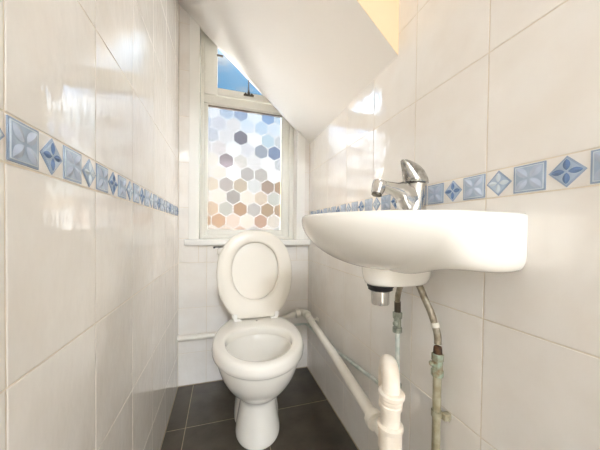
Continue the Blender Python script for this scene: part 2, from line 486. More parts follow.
for r in range(-1, 12):
    zc = 1.5615 - r * SP * 0.8660
    for k in range(-3, 6):
        xc = (0.0217 if r % 2 == 0 else 0.0635) + SP * k
        row = HEX.get(r, HEX[0 if r < 0 else 10])
        c = row[min(max(k + 1, 0), len(row) - 1)]
        H = lambda s: [(xc + HR * s * math.sin(PI / 3 * i), zc + HR * s * math.cos(PI / 3 * i)) for i in range(6)]
        inn, outr = H(0.93), H(1.0)
        pol = clip_poly(inn)
        if pol: quad(bm, [(x, YFILM, z) for x, z in pol], fm(c))
        for i in range(6):
            j = (i + 1) % 6
            pol = clip_poly([inn[i], inn[j], outr[j], outr[i]])
            if pol: quad(bm, [(x, YFILM, z) for x, z in pol], fm(GAP))
wpart('privacy_film', bm, fmats, smooth=None)
# stay and catch on the top light
bm = bmesh.new()
ys = YW - 0.03
add_box(bm, (0.118, YW - 0.034, 1.662), (0.178, YW - 0.016, 1.668), 0.002)
for x in (0.130, 0.166): lathe(bm, [(0.006, 0), (0.006, 0.01), (0.003, 0.014), (0, 0.015)], (0, 0, 1), (x, ys + 0.004, 1.664), 12)
lathe(bm, [(0.0075, -0.004), (0.0085, 0.008), (0.005, 0.022), (0.0035, 0.03)], (0, 0, 1), (0.147, ys, 1.666), 16)
tube(bm, [(0.147, ys, 1.68), (0.1465, ys, 1.72), (0.146, ys, 1.80)], 0.0032, 10)
wpart('window_stay', bm, M['iron'], sash)
bm = bmesh.new()
add_box(bm, (-0.035, YW - 0.026, 1.862), (0.0, YW - 0.016, 1.872), 0.002)
wpart('window_catch', bm, M['iron'], sash)

# ------------------------------------------------------------------ toilet
def egg(cv, hw, fr, bk, z, n=64, e=2.0, vmin=None):
    out = []
    for i in range(n):
        t = 2 * PI * i / n
        c, s = math.cos(t), math.sin(t)
        cc = math.copysign(abs(c) ** (2 / e), c); ss = math.copysign(abs(s) ** (2 / e), s)
        v = cv + (fr if c >= 0 else bk) * cc
        if vmin is not None: v = max(v, vmin)
        out.append(Vector((hw * ss, -v, z)))
    return out
def ring_keys(keys, per=5):
    ks = [Vector(k[:4]) for k in keys]; ez = [Vector((k[4], k[5] if len(k) > 5 else 2.0, 0, 0)) for k in keys]
    def cm(P):
        Q = [2 * P[0] - P[1]] + P + [2 * P[-1] - P[-2]]; out = []
        for i in range(1, len(Q) - 2):
            for s in range(per):
                t = s / per; p0, p1, p2, p3 = Q[i - 1:i + 3]
                out.append(0.5 * ((2 * p1) + (p2 - p0) * t + (2 * p0 - 5 * p1 + 4 * p2 - p3) * t * t + (3 * p1 - p0 - 3 * p2 + p3) * t ** 3))
        return out + [P[-1]]
    return [(a, b) for a, b in zip(cm(ks), cm(ez))]

toilet = thing('toilet', 'white ceramic toilet with its seat and lid raised, below the window', 'toilet', (0.168, 1.275, 0.0))
ROT = math.radians(-4.6)
Rz = Matrix.Rotation(ROT, 4, 'Z')
bm = bmesh.new()
VM = -0.085
outer = [  # cv, halfwidth, front, back, z
 (0.20, 0.186, 0.262, 0.31, 0.394), (0.20, 0.188, 0.264, 0.31, 0.380), (0.20, 0.187, 0.262, 0.31, 0.366)]
body = [
 (0.20, 0.1735, 0.249, 0.30, 0.357), (0.20, 0.167, 0.240, 0.30, 0.325), (0.20, 0.154, 0.220, 0.30, 0.285), (0.20, 0.134, 0.188, 0.29, 0.245), (0.20, 0.107, 0.147, 0.28, 0.207), (0.20, 0.086, 0.110, 0.27, 0.180), (0.20, 0.075, 0.091, 0.265, 0.160), (0.20, 0.073, 0.088, 0.26, 0.140),
 (0.20, 0.078, 0.093, 0.26, 0.105), (0.20, 0.086, 0.102, 0.26, 0.06), (0.20, 0.092, 0.110, 0.26, 0.025), (0.20, 0.0925, 0.112, 0.26, 0.008), (0.20, 0.090, 0.109, 0.258, 0.0)]
rings = []
# inside of the bowl, from the water outlet up to the rim, then over the rim and down outside
inner = [(0.17, 0.03, 0.03, 0.03, 0.205), (0.18, 0.055, 0.07, 0.05, 0.215), (0.20, 0.085, 0.12, 0.08, 0.25), (0.22, 0.112, 0.165, 0.105, 0.30), (0.23, 0.137, 0.192, 0.125, 0.345), (0.23, 0.144, 0.202, 0.133, 0.366)]
for a, b in ring_keys(inner): rings.append(egg(a[0], a[1], a[2], a[3], b[0]))
rings.append(egg(0.23, 0.145, 0.203, 0.134, 0.370))
rings.append(egg(0.23, 0.134, 0.192, 0.123, 0.3715))
for cv, hw, fr, bk, z in ((0.23, 0.133, 0.191, 0.122, 0.376), (0.23, 0.133, 0.191, 0.122, 0.396), (0.23, 0.135, 0.193, 0.124, 0.404), (0.229, 0.139, 0.198, 0.130, 0.4085), (0.226, 0.146, 0.206, 0.145, 0.410), (0.21, 0.166, 0.240, 0.25, 0.410), (0.20, 0.176, 0.252, 0.30, 0.4085), (0.20, 0.1825, 0.259, 0.307, 0.404)):
    rings.append(egg(cv, hw, fr, bk, z, vmin=VM))
for cv, hw, fr, bk, z in outer: rings.append(egg(cv, hw, fr, bk, z, vmin=VM))
rings.append(egg(0.20, 0.183, 0.258, 0.306, 0.3615, vmin=VM)); rings.append(egg(0.20, 0.176, 0.251, 0.302, 0.3595, vmin=VM))
for a, b in ring_keys(body, 4): rings.append(egg(a[0], a[1], a[2], a[3], max(b[0], 0), vmin=VM))
loft(bm, rings)
# rear trapway / wide foot seen behind the front column
foot = [(0.06, 0.070, 0.10, 0.13, 0.20), (0.06, 0.080, 0.11, 0.14, 0.15), (0.06, 0.092, 0.125, 0.15, 0.08), (0.06, 0.101, 0.135, 0.155, 0.03), (0.06, 0.103, 0.137, 0.155, 0.0)]
rings = [egg(a[0], a[1], a[2], a[3], max(b[0], 0), e=2.8) for a, b in ring_keys(foot, 4)]
loft(bm, rings)
# shelf at the back under the hinges
rings = [egg(-0.015, 0.118, 0.10, 0.075, z, e=4.0) for z in (0.25, 0.36, 0.402, 0.409)]
rings[-1] = egg(-0.015, 0.112, 0.094, 0.070, 0.4095, e=4.0)
loft(bm, rings)
bm.transform(Rz)
link_mesh('toilet_bowl', bm, M['ceramic'], toilet, smooth=42)
# soil outlet behind
bm = bmesh.new()
tube(bm, [(0.0, 0.10, 0.19), (0.0, 0.16, 0.19), (0.0, 0.211, 0.185)], 0.052, 28)
lathe(bm, [(0.06, 0), (0.062, 0.01), (0.062, 0.03), (0.056, 0.04)], (0, 1, 0), (0, 0.115, 0.19))
link_mesh('outlet_pipe', bm, M['pvc'], toilet, smooth=40)

# raised seat ring and lid: drawn flat (v up) then leaned back
LEAN = math.radians(8.5)
def seat_outline(w, top, bot, n=72, flat=0.0, e=2.15):
    """(x, s): s along the seat from the hinge (0) to the far end; bottom flattened"""
    pts = []
    cs = bot
    for i in range(n):
        t = 2 * PI * i / n
        c, s = math.cos(t), math.sin(t)
        x = w * math.copysign(abs(s) ** (2 / e), s)
        y = cs + (top - cs) * math.copysign(abs(c) ** (2 / e), c) if c >= 0 else cs + (cs - flat) * (-(abs(c) ** (2 / e)))
        pts.append((x, y))
    return pts
def place(x, s, d):   # d: distance out of the seat towards the room
    return Vector((x, s * math.sin(LEAN) - d * math.cos(LEAN), 0.428 + s * math.cos(LEAN) + d * math.sin(LEAN)))
SXO = -0.002
def shape(scale, ds=0.0):
    P = seat_outline(0.191, 0.432, 0.215, flat=-0.035)
    out = []
    for x, s in P:
        cx, cs = 0, 0.215
        x2, s2 = cx + (x - cx) * scale, cs + (s - cs) * scale
        s2 = max(s2, -0.012 + (1 - scale) * 0.21)
        out.append((x2 + SXO, s2))
    return out
inn = [(x + SXO, s) for x, s in seat_outline(0.117, 0.366, 0.225, flat=0.078)]
def lerp_ring(A, B, t): return [(a[0] + (b[0] - a[0]) * t, a[1] + (b[1] - a[1]) * t) for a, b in zip(A, B)]
bm = bmesh.new()
O = shape(1.0)
sec = [(0.0, 0.004), (0.0, 0.012), (0.03, 0.017), (0.12, 0.021), (0.45, 0.0235), (0.82, 0.022), (0.94, 0.019), (1.0, 0.013), (1.0, 0.003), (0.9, 0.0), (0.1, 0.0)]
rings = [[place(x, s, d) for x, s in lerp_ring(O, inn, t)] for t, d in sec]
rings.append(rings[0])
R = [[bm.verts.new(p) for p in r] for r in rings[:-1]]; R.append(R[0])
for a, b in zip(R[:-1], R[1:]):
    for i in range(len(a)):
        j = (i + 1) % len(a); bm.faces.new((a[i], a[j], b[j], b[i]))
seat = link_mesh('toilet_seat', bm, M['seat'], toilet, smooth=45)
bm = bmesh.new()
rings = [[place(x, s, d) for x, s in shape(sc)] for sc, d in ((0.03, -0.0045), (0.5, -0.004), (0.93, -0.003), (0.985, -0.005), (0.995, -0.010), (0.985, -0.015), (0.95, -0.018), (0.5, -0.023), (0.03, -0.024))]
loft(bm, rings)
link_mesh('toilet_lid', bm, M['seat'], toilet, smooth=45)
for sx in (-1, 1):
    bm = bmesh.new()
    x = sx * 0.090 + SXO
    add_box(bm, (x - 0.019, -0.022, 0.406), (x + 0.019, 0.014, 0.418), 0.004)
    tube(bm, [(x - 0.027, -0.004, 0.428), (x + 0.027, -0.004, 0.428)], 0.0115, 18)
    add_box(bm, (x - 0.010 + sx * 0.012, -0.022, 0.415), (x + 0.010 + sx * 0.012, 0.004, 0.445), 0.004)
    h = link_mesh('hinge', bm, M['white_gloss'], seat, smooth=40)
bm = bmesh.new()
lathe(bm, [(0.004, 0), (0.004, 0.002), (0.0, 0.0025)], (0, 0, 1), (0.0, -0.035, 0.4095), 12)
bm.transform(Rz)
link_mesh('bowl_fixing', bm, M['dark'], toilet, smooth=40)

# cistern on the wall behind the lid
cis = thing('toilet_cistern', 'white cistern mostly hidden behind the raised toilet lid, under the sill', 'cistern', (0.165, YB, 0.52))
def rrect(hx, y0, y1, z, r, n=6, cx=0.0):
    out = []
    for (sx, yy, a0_) in ((1, y1, 0), (-1, y1, PI / 2), (-1, y0, PI), (1, y0, 3 * PI / 2)):
        ccx = cx + sx * (hx - r); ccy = yy - r if yy == y1 else yy + r
        for i in range(n + 1):
            a = a0_ + PI / 2 * i / n
            out.append(Vector((ccx + r * math.cos(a), ccy + r * math.sin(a), z)))
    return out
bm = bmesh.new()
loft(bm, [rrect(0.150, -0.100, -0.001, 0.0, 0.02), rrect(0.165, -0.106, -0.001, 0.012, 0.025), rrect(0.176, -0.114, -0.001, 0.09, 0.03), rrect(0.182, -0.118, -0.001, 0.202, 0.03)])
link_mesh('cistern_tank', bm, M['ceramic'], cis, smooth=40)
bm = bmesh.new()
loft(bm, [rrect(0.184, -0.122, -0.001, 0.2025, 0.03), rrect(0.189, -0.125, -0.001, 0.208, 0.032), rrect(0.189, -0.125, -0.001, 0.228, 0.032), rrect(0.183, -0.120, -0.002, 0.238, 0.03), rrect(0.165, -0.105, -0.008, 0.243, 0.02)])
link_mesh('cistern_lid', bm, M['ceramic'], cis, smooth=40)
bm = bmesh.new()
tube(bm, [(-0.180, -0.09, 0.2445), (-0.205, -0.09, 0.2445)], 0.0028, 12)
lathe(bm, [(0.001, 0), (0.0055, 0.003), (0.0055, 0.009), (0.001, 0.012)], (-1, 0, 0), (-0.198, -0.09, 0.2420), 14)
tube(bm, [(-0.180, -0.09, 0.2445), (-0.15, -0.09, 0.2445)], 0.0022, 12)
link_mesh('flush_lever', bm, M['dark'], cis, smooth=40)
bm = bmesh.new()
tube(bm, [(0.0, -0.07, 0.002), (0.0, -0.07, -0.06), (0.0, -0.075, -0.10), (0.0, -0.1, -0.125), (0.0, -0.14, -0.13)], 0.019, 18)
link_mesh('flush_pipe', bm, M['pvc'], cis, smooth=40)

# ------------------------------------------------------------------ sink
SC = (XR - 0.0008, 0.525, 0.8875)           # wall side, centre along the wall, rim height
sink = thing('sink', 'white ceramic wall hung basin fixed to the right wall', 'sink', SC)
HQ = 0.2235
def outline():
    P = []
    pc, a, b = 0.117, 0.2225, HQ
    for i in range(8):
        t = i / 8; P.append((0.0 + pc * t, -b + 0.006 * (1 - t) ** 6))
    for i in range(49):
        t = PI * i / 48; P.append((pc + a * math.sin(t), -b * math.cos(t)))
    for i in range(7, -1, -1):
        t = i / 8; P.append((0.0 + pc * t, b - 0.006 * (1 - t) ** 6))
    for i in range(1, 16):
        P.append((0.0, (b - 0.006) * (1 - 2 * i / 16)))
    return P
OUT = outline()
sm = lambda a, b, x: (lambda t: t * t * (3 - 2 * t))(min(max((x - a) / (b - a), 0), 1))
CP = (0.150, 0.0)
def S(p, q, z): return Vector((-p, q, z))
def under(p, q, r):
    w = 1 - sm(0.05, 0.19, p)                       # 1 near the wall
    n = 1.82 + 7.4 * w
    Dm = 0.121
    D = Dm + (0.112 - Dm) * w * sm(0.15, 0.85, r) - 0.022 * w * math.sin(PI * sm(0.35, 1.0, r)) - 0.008 * math.exp(-((p - 0.13) / 0.06) ** 2) * sm(0.5, 0.9, r)
    return D * max(1 - r ** n, 0) ** (1 / n)
bm = bmesh.new()
ins = lambda k: [(CP[0] + (p - CP[0]) * k if p > 0.001 else p, q * k) for p, q in OUT]
rings = []
# inner bowl from plug hole up
BC = (0.200, 0.0)
def inner_at(sc, z):
    r = []
    for p, q in OUT:
        an = math.atan2(q - BC[1], p - BC[0])
        ca, sa = math.cos(an), math.sin(an)
        rad = 1 / math.sqrt((ca / 0.112) ** 2 + (sa / 0.168) ** 2)
        r.append(S(BC[0] + ca * rad * sc, BC[1] + sa * rad * sc, z))
    return r
for sc, z in ((0.13, -0.104), (0.3, -0.102), (0.55, -0.092), (0.75, -0.074), (0.88, -0.052), (0.96, -0.030), (1.0, -0.012), (1.03, -0.005), (1.07, -0.003)):
    rings.append(inner_at(sc, z))
rings.append([S(p, q, -0.001) for p, q in ins(0.965)])
rings.append([S(p, q, -0.0006) for p, q in ins(0.982)])
rings.append([S(p, q, -0.0025) for p, q in ins(0.993)])
rings.append([S(p, q, -0.007) for p, q in ins(0.9985)])
rings.append([S(p, q, -0.012) for p, q in OUT])
NR = 30
for i in range(1, NR):
    ph = (PI / 2) * i / NR
    r = math.cos(ph) ** 0.62
    rings.append([S(CP[0] + (p - CP[0]) * r, q * r, -0.012 - (under(p, q, r)) * 0.93) for p, q in OUT])
loft(bm, rings)
# short boss under the bowl that takes the waste
boss = [(1.03, -0.100), (1.0, -0.118), (0.985, -0.132), (0.95, -0.148), (0.90, -0.157), (0.84, -0.161), (0.6, -0.1625)]
R = []
for r, z in boss:
    R.append([S(0.104 + 0.094 * r * math.cos(2 * PI * k / 56), -0.004 + 0.052 * r * math.sin(2 * PI * k / 56), z) for k in range(56)])
loft(bm, R)
basin = link_mesh('basin', bm, M['ceramic'], sink, smooth=50)
WX = 0.152
bm = bmesh.new()
lathe(bm, [(0.0265, -0.160), (0.031, -0.1625), (0.031, -0.166), (0.0285, -0.169), (0.0285, -0.173), (0.024, -0.176)], (0, 0, 1), (-WX, -0.005, 0), 36)
link_mesh('rubber_gasket', bm, M['rubber'], sink, smooth=40)
bm = bmesh.new()
lathe(bm, [(0.021, -0.155), (0.021, -0.206), (0.0205, -0.208), (0.0175, -0.208), (0.017, -0.194), (0.0, -0.193)], (0, 0, 1), (-WX, -0.005, 0), 36)
link_mesh('waste_outlet', bm, M['chrome'], sink, smooth=40)
bm = bmesh.new()
lathe(bm, [(0.026, -0.1040), (0.026, -0.0985), (0.021, -0.0975), (0.016, -0.0985), (0.0, -0.0990)], (0, 0, 1), (-0.200, 0, 0), 32)
link_mesh('plug_hole', bm, M['chrome'], sink, smooth=40)

# ------------------------------------------------------------------ tap
TX, TY = 0.466, 0.525
tap = thing('tap', 'chrome mixer tap with a single lever on the back of the basin', 'tap', (TX, TY, 0.8995))
tap.scale = (1.1, 1.1, 1.1)
bm = bmesh.new()
def oval(cx, cy, rx, ry, z, n=36): return [Vector((cx + rx * math.cos(2 * PI * i / n), cy + ry * math.sin(2 * PI * i / n), z)) for i in range(n)]
loft(bm, [oval(-0.006, 0, 0.032, 0.026, -0.0118), oval(-0.006, 0, 0.031, 0.025, 0.004), oval(-0.004, 0, 0.0275, 0.0235, 0.014), oval(0, 0, 0.0245, 0.0225, 0.035), oval(0.001, 0, 0.0235, 0.022, 0.056), oval(0.001, 0, 0.0235, 0.022, 0.0665), oval(0.001, 0, 0.021, 0.02, 0.068)])
link_mesh('tap_body', bm, M['chrome'], tap, smooth=40)
bm = bmesh.new()
path = [(0.0, 0.022), (-0.018, 0.032), (-0.036, 0.0465), (-0.054, 0.0515), (-0.074, 0.0555), (-0.090, 0.0580), (-0.097, 0.0580)]
hh = [0.044, 0.035, 0.0245, 0.0155, 0.0120, 0.0105, 0.010]
ww = [0.022, 0.020, 0.0175, 0.0155, 0.0145, 0.0140, 0.0135]
pp = catmull([Vector((x, 0, z)) for x, z in path], 5)
rings = []
for i, c in enumerate(pp):
    a = pp[max(i - 1, 0)]; b = pp[min(i + 1, len(pp) - 1)]; t = (b - a).normalized()
    up = Vector((0, 1, 0)).cross(t) ; up = up if up.z > 0 else -up
    f = i / (len(pp) - 1) * (len(path) - 1); k = min(int(f), len(path) - 2); fr = f - k
    h_ = hh[k] + (hh[k + 1] - hh[k]) * fr; w_ = ww[k] + (ww[k + 1] - ww[k]) * fr
    rg = []
    for q in range(28):
        an = 2 * PI * q / 28
        rg.append(c + up * h_ * math.copysign(abs(math.sin(an)) ** 0.85, math.sin(an)) + Vector((0, 1, 0)) * w_ * math.copysign(abs(math.cos(an)) ** 0.85, math.cos(an)))
    rings.append(rg)
loft(bm, rings)
spout = link_mesh('spout', bm, M['chrome'], tap, smooth=40)
bm = bmesh.new()
ax = Vector((0.30, 0, 1)).normalized()
lathe(bm, [(0.0105, -0.0195), (0.0125, -0.0185), (0.0138, -0.011), (0.0150, -0.004), (0.0155, 0.006), (0.0140, 0.0095), (0.008, 0.0112), (0.0, 0.0115)], ax, (-0.097, 0, 0.0575), 28)
link_mesh('spout_head', bm, M['chrome'], tap, smooth=35)
bm = bmesh.new()
lathe(bm, [(0.0095, -0.0235), (0.0110, -0.0225), (0.0110, -0.018), (0.009, -0.016)], ax, (-0.097, 0, 0.0575), 24)
link_mesh('aerator', bm, M['iron'], tap, smooth=35)
bm = bmesh.new()
lv = [(0.069, -0.0245, 0.0285, 0.0235), (0.0715, -0.0285, 0.0285, 0.0245), (0.079, -0.0305, 0.0275, 0.0235), (0.088, -0.0325, 0.0245, 0.021), (0.097, -0.035, 0.0195, 0.018), (0.105, -0.0375, 0.012, 0.015), (0.1115, -0.0395, 0.001, 0.012), (0.1165, -0.0405, -0.012, 0.009), (0.1190, -0.039, -0.022, 0.006)]
loft(bm, [[Vector((((xa + xb) / 2) + (xb - xa) / 2 * math.copysign(abs(math.cos(2 * PI * i / 36)) ** 0.9, math.cos(2 * PI * i / 36)), ry * math.sin(2 * PI * i / 36), z)) for i in range(36)] for z, xa, xb, ry in lv])
lever = link_mesh('lever', bm, M['chrome_worn'], tap, smooth=45)
bm = bmesh.new()
lathe(bm, [(0.0195, 0.066), (0.0195, 0.0705)], (0, 0, 1), (0.001, 0, 0), 28)
link_mesh('cartridge_ring', bm, M['dark'], tap, smooth=40)

# ------------------------------------------------------------------ waste pipe along the walls
def world_thing(name, label, cat, base, group=None): return thing(name, label, cat, base, group)
def part(parent, name, bm, m, smooth=40):
    bm.transform(Matrix.Translation(-Vector(parent.location)))
    return link_mesh(name, bm, m, parent, smooth)

wp = world_thing('waste_pipe', 'white plastic waste pipe running low along the right wall and behind the toilet', 'pipe', (0.474, 1.40, 0.36))
VX, VY = 0.383, 0.500                     # upright of the trap
bm = bmesh.new()
tube(bm, [(VX + 0.0025, VY + 0.0245, 0.352), (0.43, 0.91, 0.3595), (0.4757, 1.385, 0.3665)], 0.0165, 24)
part(wp, 'side_run', bm, M['pvc'])
bm = bmesh.new()
d0 = Vector((0.0457, 0.475, 0.007)).normalized()
corner = [Vector((0.4735, 1.365, 0.3662)), Vector((0.4758, 1.39, 0.3666))] + arc((0.446, 1.412, 0.3645), -0.12, PI / 2, 0.032, (1, 0, 0), (0, 1, 0), 10) + [Vector((0.432, 1.4445, 0.3605))]
tube(bm, corner, 0.0200, 24)
lathe(bm, [(0.019, 0), (0.0235, 0.003), (0.0235, 0.02), (0.0166, 0.024)], -d0, (0.4765, 1.392, 0.3667), 28)
lathe(bm, [(0.022, 0), (0.027, 0.003), (0.027, 0.024), (0.022, 0.028)], (-1, 0, -0.12), (0.448, 1.4445, 0.3625), 28)
part(wp, 'corner_elbow', bm, M['pvc'])
bm = bmesh.new()
tube(bm, catmull([(0.446, 1.4445, 0.362), (0.38, 1.446, 0.346), (0.30, 1.450, 0.318), (0.21, 1.462, 0.285), (0.13, 1.4665, 0.274), (0.02, 1.467, 0.273), (-0.10, 1.467, 0.273), (XL + 0.001, 1.467, 0.273)], 8), 0.0160, 24)
part(wp, 'back_run', bm, M['pvc'])
bm = bmesh.new()                           # small bracket to the right wall
add_box(bm, (0.49, 1.306, 0.357), (XR - 0.0005, 1.318, 0.366), 0.002)
lathe(bm, [(0.0166, -0.006), (0.0195, -0.006), (0.0195, 0.006), (0.0166, 0.006)], d0, (0.4688, 1.312, 0.3654), 28)
add_box(bm, (XR - 0.006, 1.298, 0.352), (XR - 0.0005, 1.326, 0.371), 0.002)
part(wp, 'pipe_bracket', bm, M['pvc'])
bm = bmesh.new()
lathe(bm, [(0.017, 0), (0.0245, 0.002), (0.025, 0.010), (0.025, 0.022), (0.0165, 0.026)], d0, (VX + 0.0062, VY + 0.062, 0.3526), 12)
part(wp, 'pipe_nut', bm, M['pvc'], 30)

# ------------------------------------------------------------------ trap standing under the basin, not joined to it
tr = world_thing('waste_trap', 'cream plastic waste trap with a curved top, below the basin outlet', 'trap', (VX, VY, 0.0))
bm = bmesh.new()
lathe(bm, [(0.030, 0.0), (0.030, 0.012), (0.0235, 0.014), (0.0235, 0.30), (0.0235, 0.375)], (0, 0, 1), (VX, VY, 0.0), 32)
part(tr, 'upright_pipe', bm, M['pvc_cream'])
bm = bmesh.new()
lathe(bm, [(0.0235, 0.325), (0.0235, 0.34), (0.027, 0.344), (0.027, 0.386), (0.0295, 0.389), (0.0295, 0.397), (0.025, 0.400)], (0, 0, 1), (VX, VY, 0.0), 36)
part(tr, 'lower_socket', bm, M['pvc_cream'], 30)
bm = bmesh.new()
tube(bm, [(VX, VY, 0.395), (VX, VY, 0.43), (VX, VY, 0.455)], 0.0225, 32)
part(tr, 'middle_pipe', bm, M['pvc_cream'])
bm = bmesh.new()
tilt = Vector((0.05, -0.05, 1)).normalized()
lathe(bm, [(0.0245, -0.012), (0.0268, -0.010), (0.0268, -0.002), (0.0250, 0.0), (0.0250, 0.003), (0.0268, 0.005), (0.0268, 0.012), (0.0295, 0.016), (0.0300, 0.024), (0.0275, 0.027), (0.024, 0.028)], tilt, (VX, VY, 0.450), 36)
part(tr, 'trap_nut', bm, M['pvc_cream'], 30)
bm = bmesh.new()
dirv = Vector((0.47, 0.88, 0)).normalized()
A0 = Vector((VX, VY, 0.465))
pth = [A0, A0 + Vector((0, 0, 0.012))] + arc(A0 + Vector((0, 0, 0.022)) + dirv * 0.034, PI, 0.0, 0.034, dirv, (0, 0, 1), 16)
pth += [pth[-1] - Vector((0, 0, 0.02)), pth[-1] - Vector((0, 0, 0.04))]
tube(bm, pth, 0.0208, 32, inner=0.003)
part(tr, 'trap_bend', bm, M['pvc_cream'])

# ------------------------------------------------------------------ water supply
# left: thin pipe along the wall, rising to a valve
SX = 0.497
sp = world_thing('supply_pipe', 'thin pale teal water pipe along the right wall, rising to a valve behind the trap', 'pipe', (SX, 0.62, 0.36), 'water supply pipes under the basin')
bm = bmesh.new()
path = catmull([(0.25, 1.478, 0.279), (0.40, 1.478, 0.279), (0.478, 1.476, 0.280), (0.5, 1.462, 0.280), (0.503, 1.43, 0.281), (0.504, 1.28, 0.285), (0.504, 1.18, 0.290), (0.504, 0.92, 0.321), (0.504, 0.73, 0.345), (0.502, 0.655, 0.354), (0.499, 0.630, 0.361), (0.497, 0.620, 0.38), (0.497, 0.62, 0.45), (0.497, 0.6225, 0.560)], 8)
tube(bm, path, 0.0068, 16)
part(sp, 'pipe_run', bm, M['pipe_teal'])
def valve(bm, c, r, h):
    x, y, z = c
    lathe(bm, [(r * 0.7, 0), (r, 0.002), (r, h * 0.26), (r * 0.7, h * 0.28), (r * 0.78, h * 0.3), (r * 0.78, h * 0.66), (r * 0.7, h * 0.68), (r, h * 0.7), (r, h * 0.97), (r * 0.7, h)], (0, 0, 1), (x, y, z), 8)
    lathe(bm, [(r * 0.5, 0), (r * 0.5, r * 1.1), (r * 0.35, r * 1.3)], (-0.93, -0.37, 0), (x, y, z + h * 0.48), 12)
bm = bmesh.new(); valve(bm, (0.496, 0.6225, 0.555), 0.0135, 0.062)
part(sp, 'isolating_valve', bm, M['valve'], 30)
bm = bmesh.new()
lathe(bm, [(0.0115, 0), (0.0125, 0.002), (0.0125, 0.010), (0.009, 0.012)], (0, 0, 1), (0.497, 0.62, 0.395), 16)
part(sp, 'pipe_joint', bm, M['valve'], 30)

HB = 0.7240
th = world_thing('tap_hose', 'short grey flexible tap hose on the left, behind the chrome waste outlet', 'hose', (0.496, 0.6225, 0.617), 'flexible hoses feeding the tap')
bm = bmesh.new()
tube(bm, catmull([(0.496, 0.6225, 0.618), (0.494, 0.621, 0.640), (0.489, 0.614, 0.665), (0.477, 0.592, 0.693), (0.466, 0.568, 0.717), (0.464, 0.562, HB)], 8), 0.0078, 18)
part(th, 'braided_sleeve', bm, M['hose'])
bm = bmesh.new()
tube(bm, [(0.496, 0.6225, 0.6165), (0.4952, 0.622, 0.628), (0.4935, 0.6205, 0.648)], 0.0093, 18)
part(th, 'hose_ferrule', bm, M['iron'])

# right: upright painted pipe with corroded fitting
RXX, RY = 0.4935, 0.474
rp = world_thing('supply_pipe', 'upright grimy cream water pipe with a corroded green fitting at its top', 'pipe', (RXX, RY, 0.0), 'water supply pipes under the basin')
bm = bmesh.new()
tube(bm, [(RXX, RY, 0.0), (RXX, RY, 0.25), (RXX, RY, 0.52)], 0.0095, 20)
part(rp, 'pipe_run', bm, M['pipe_paint'])
bm = bmesh.new()
lathe(bm, [(0.0095, 0.508), (0.0138, 0.510), (0.0138, 0.524), (0.0115, 0.526), (0.0115, 0.545), (0.0135, 0.547), (0.0135, 0.562), (0.0095, 0.564)], (0, 0, 1), (RXX, RY, 0), 8)
lathe(bm, [(0.006, 0), (0.006, 0.015), (0.004, 0.018)], (-0.86, 0.5, 0), (RXX, RY, 0.538), 12)
part(rp, 'corroded_fitting', bm, M['verdigris'], 30)
bm = bmesh.new()
lathe(bm, [(0.0095, 0.560), (0.0100, 0.564), (0.0092, 0.577), (0.0082, 0.580)], (0, 0, 1), (RXX, RY, 0), 18)
part(rp, 'rusty_collar', bm, M['rust'])
bm = bmesh.new()
lathe(bm, [(0.0097, -0.007), (0.0118, -0.007), (0.0118, 0.007), (0.0097, 0.007)], (0, 0, 1), (RXX, RY, 0.419), 24)
add_box(bm, (RXX + 0.004, RY - 0.022, 0.411), (XR - 0.0005, RY - 0.008, 0.427), 0.002)
for dz in (-0.005, 0.005): lathe(bm, [(0.0028, 0), (0.0028, 0.002), (0, 0.0026)], (0, -1, 0), (RXX + 0.014, RY - 0.022, 0.419 + dz), 10)
part(rp, 'pipe_clip', bm, M['pipe_paint'], 30)

th2 = world_thing('tap_hose', 'longer tarnished flexible hose on the right, curving down to the corroded fitting', 'hose', (RXX, RY, 0.59), 'flexible hoses feeding the tap')
hp = catmull([(RXX, RY, 0.586), (RXX, 0.4755, 0.606), (0.4915, 0.482, 0.630), (0.487, 0.492, 0.660), (0.478, 0.504, 0.693), (0.473, 0.510, 0.713), (0.469, 0.514, HB)], 8)
bm = bmesh.new(); tube(bm, hp, 0.0082, 18); part(th2, 'braided_sleeve', bm, M['hose'])
bm = bmesh.new(); tube(bm, [hp[14], hp[15], hp[16], hp[17]], 0.0098, 18); part(th2, 'hose_collar', bm, M['collar'])
bm = bmesh.new(); tube(bm, [hp[1], hp[5], hp[10], hp[14]], 0.0080, 18); part(th2, 'pale_hose_end', bm, M['hose_pale'])

# ------------------------------------------------------------------ ceiling lamp of the room (above and behind the viewpoint), plus an added hall fill
LAMP, HALL_FILL = 7.0, 132.0
def lamp_at(label, loc, strength, col, r=1.0):
    lamp = thing('ceiling_lamp', label, 'lamp', loc, 'round ceiling lamps')
    bm = bmesh.new(); lathe(bm, [(0.13 * r, 0), (0.13 * r, -0.018), (0.12 * r, -0.022), (0.0, -0.022)], (0, 0, 1), (0, 0, 0), 40)
    link_mesh('lamp_base', bm, M['white_gloss'], lamp, smooth=40)
    bm = bmesh.new(); lathe(bm, [(0.118 * r, -0.022), (0.122 * r, -0.04), (0.112 * r, -0.065), (0.085 * r, -0.085), (0.045 * r, -0.096), (0.0, -0.099)], (0, 0, 1), (0, 0, 0), 40)
    k = NT('lamp_glass'); k.p.inputs['Base Color'].default_value = (0.9, 0.88, 0.84, 1)
    k.p.inputs['Emission Color'].default_value = col; k.p.inputs['Emission Strength'].default_value = strength
    link_mesh('lamp_shade', bm, k.m, lamp, smooth=40)
lamp_at('round white glass ceiling lamp inside the small tiled room', (0.15, 0.05, CEIL), LAMP, (0.82, 0.91, 1.0, 1))
lamp_at('round white glass fill lamp added out in the hallway', (0.15, -2.9, CEIL), HALL_FILL, (0.82, 0.91, 1.0, 1), 2.0)  # unseen lamp added for frontal fill through the doorway

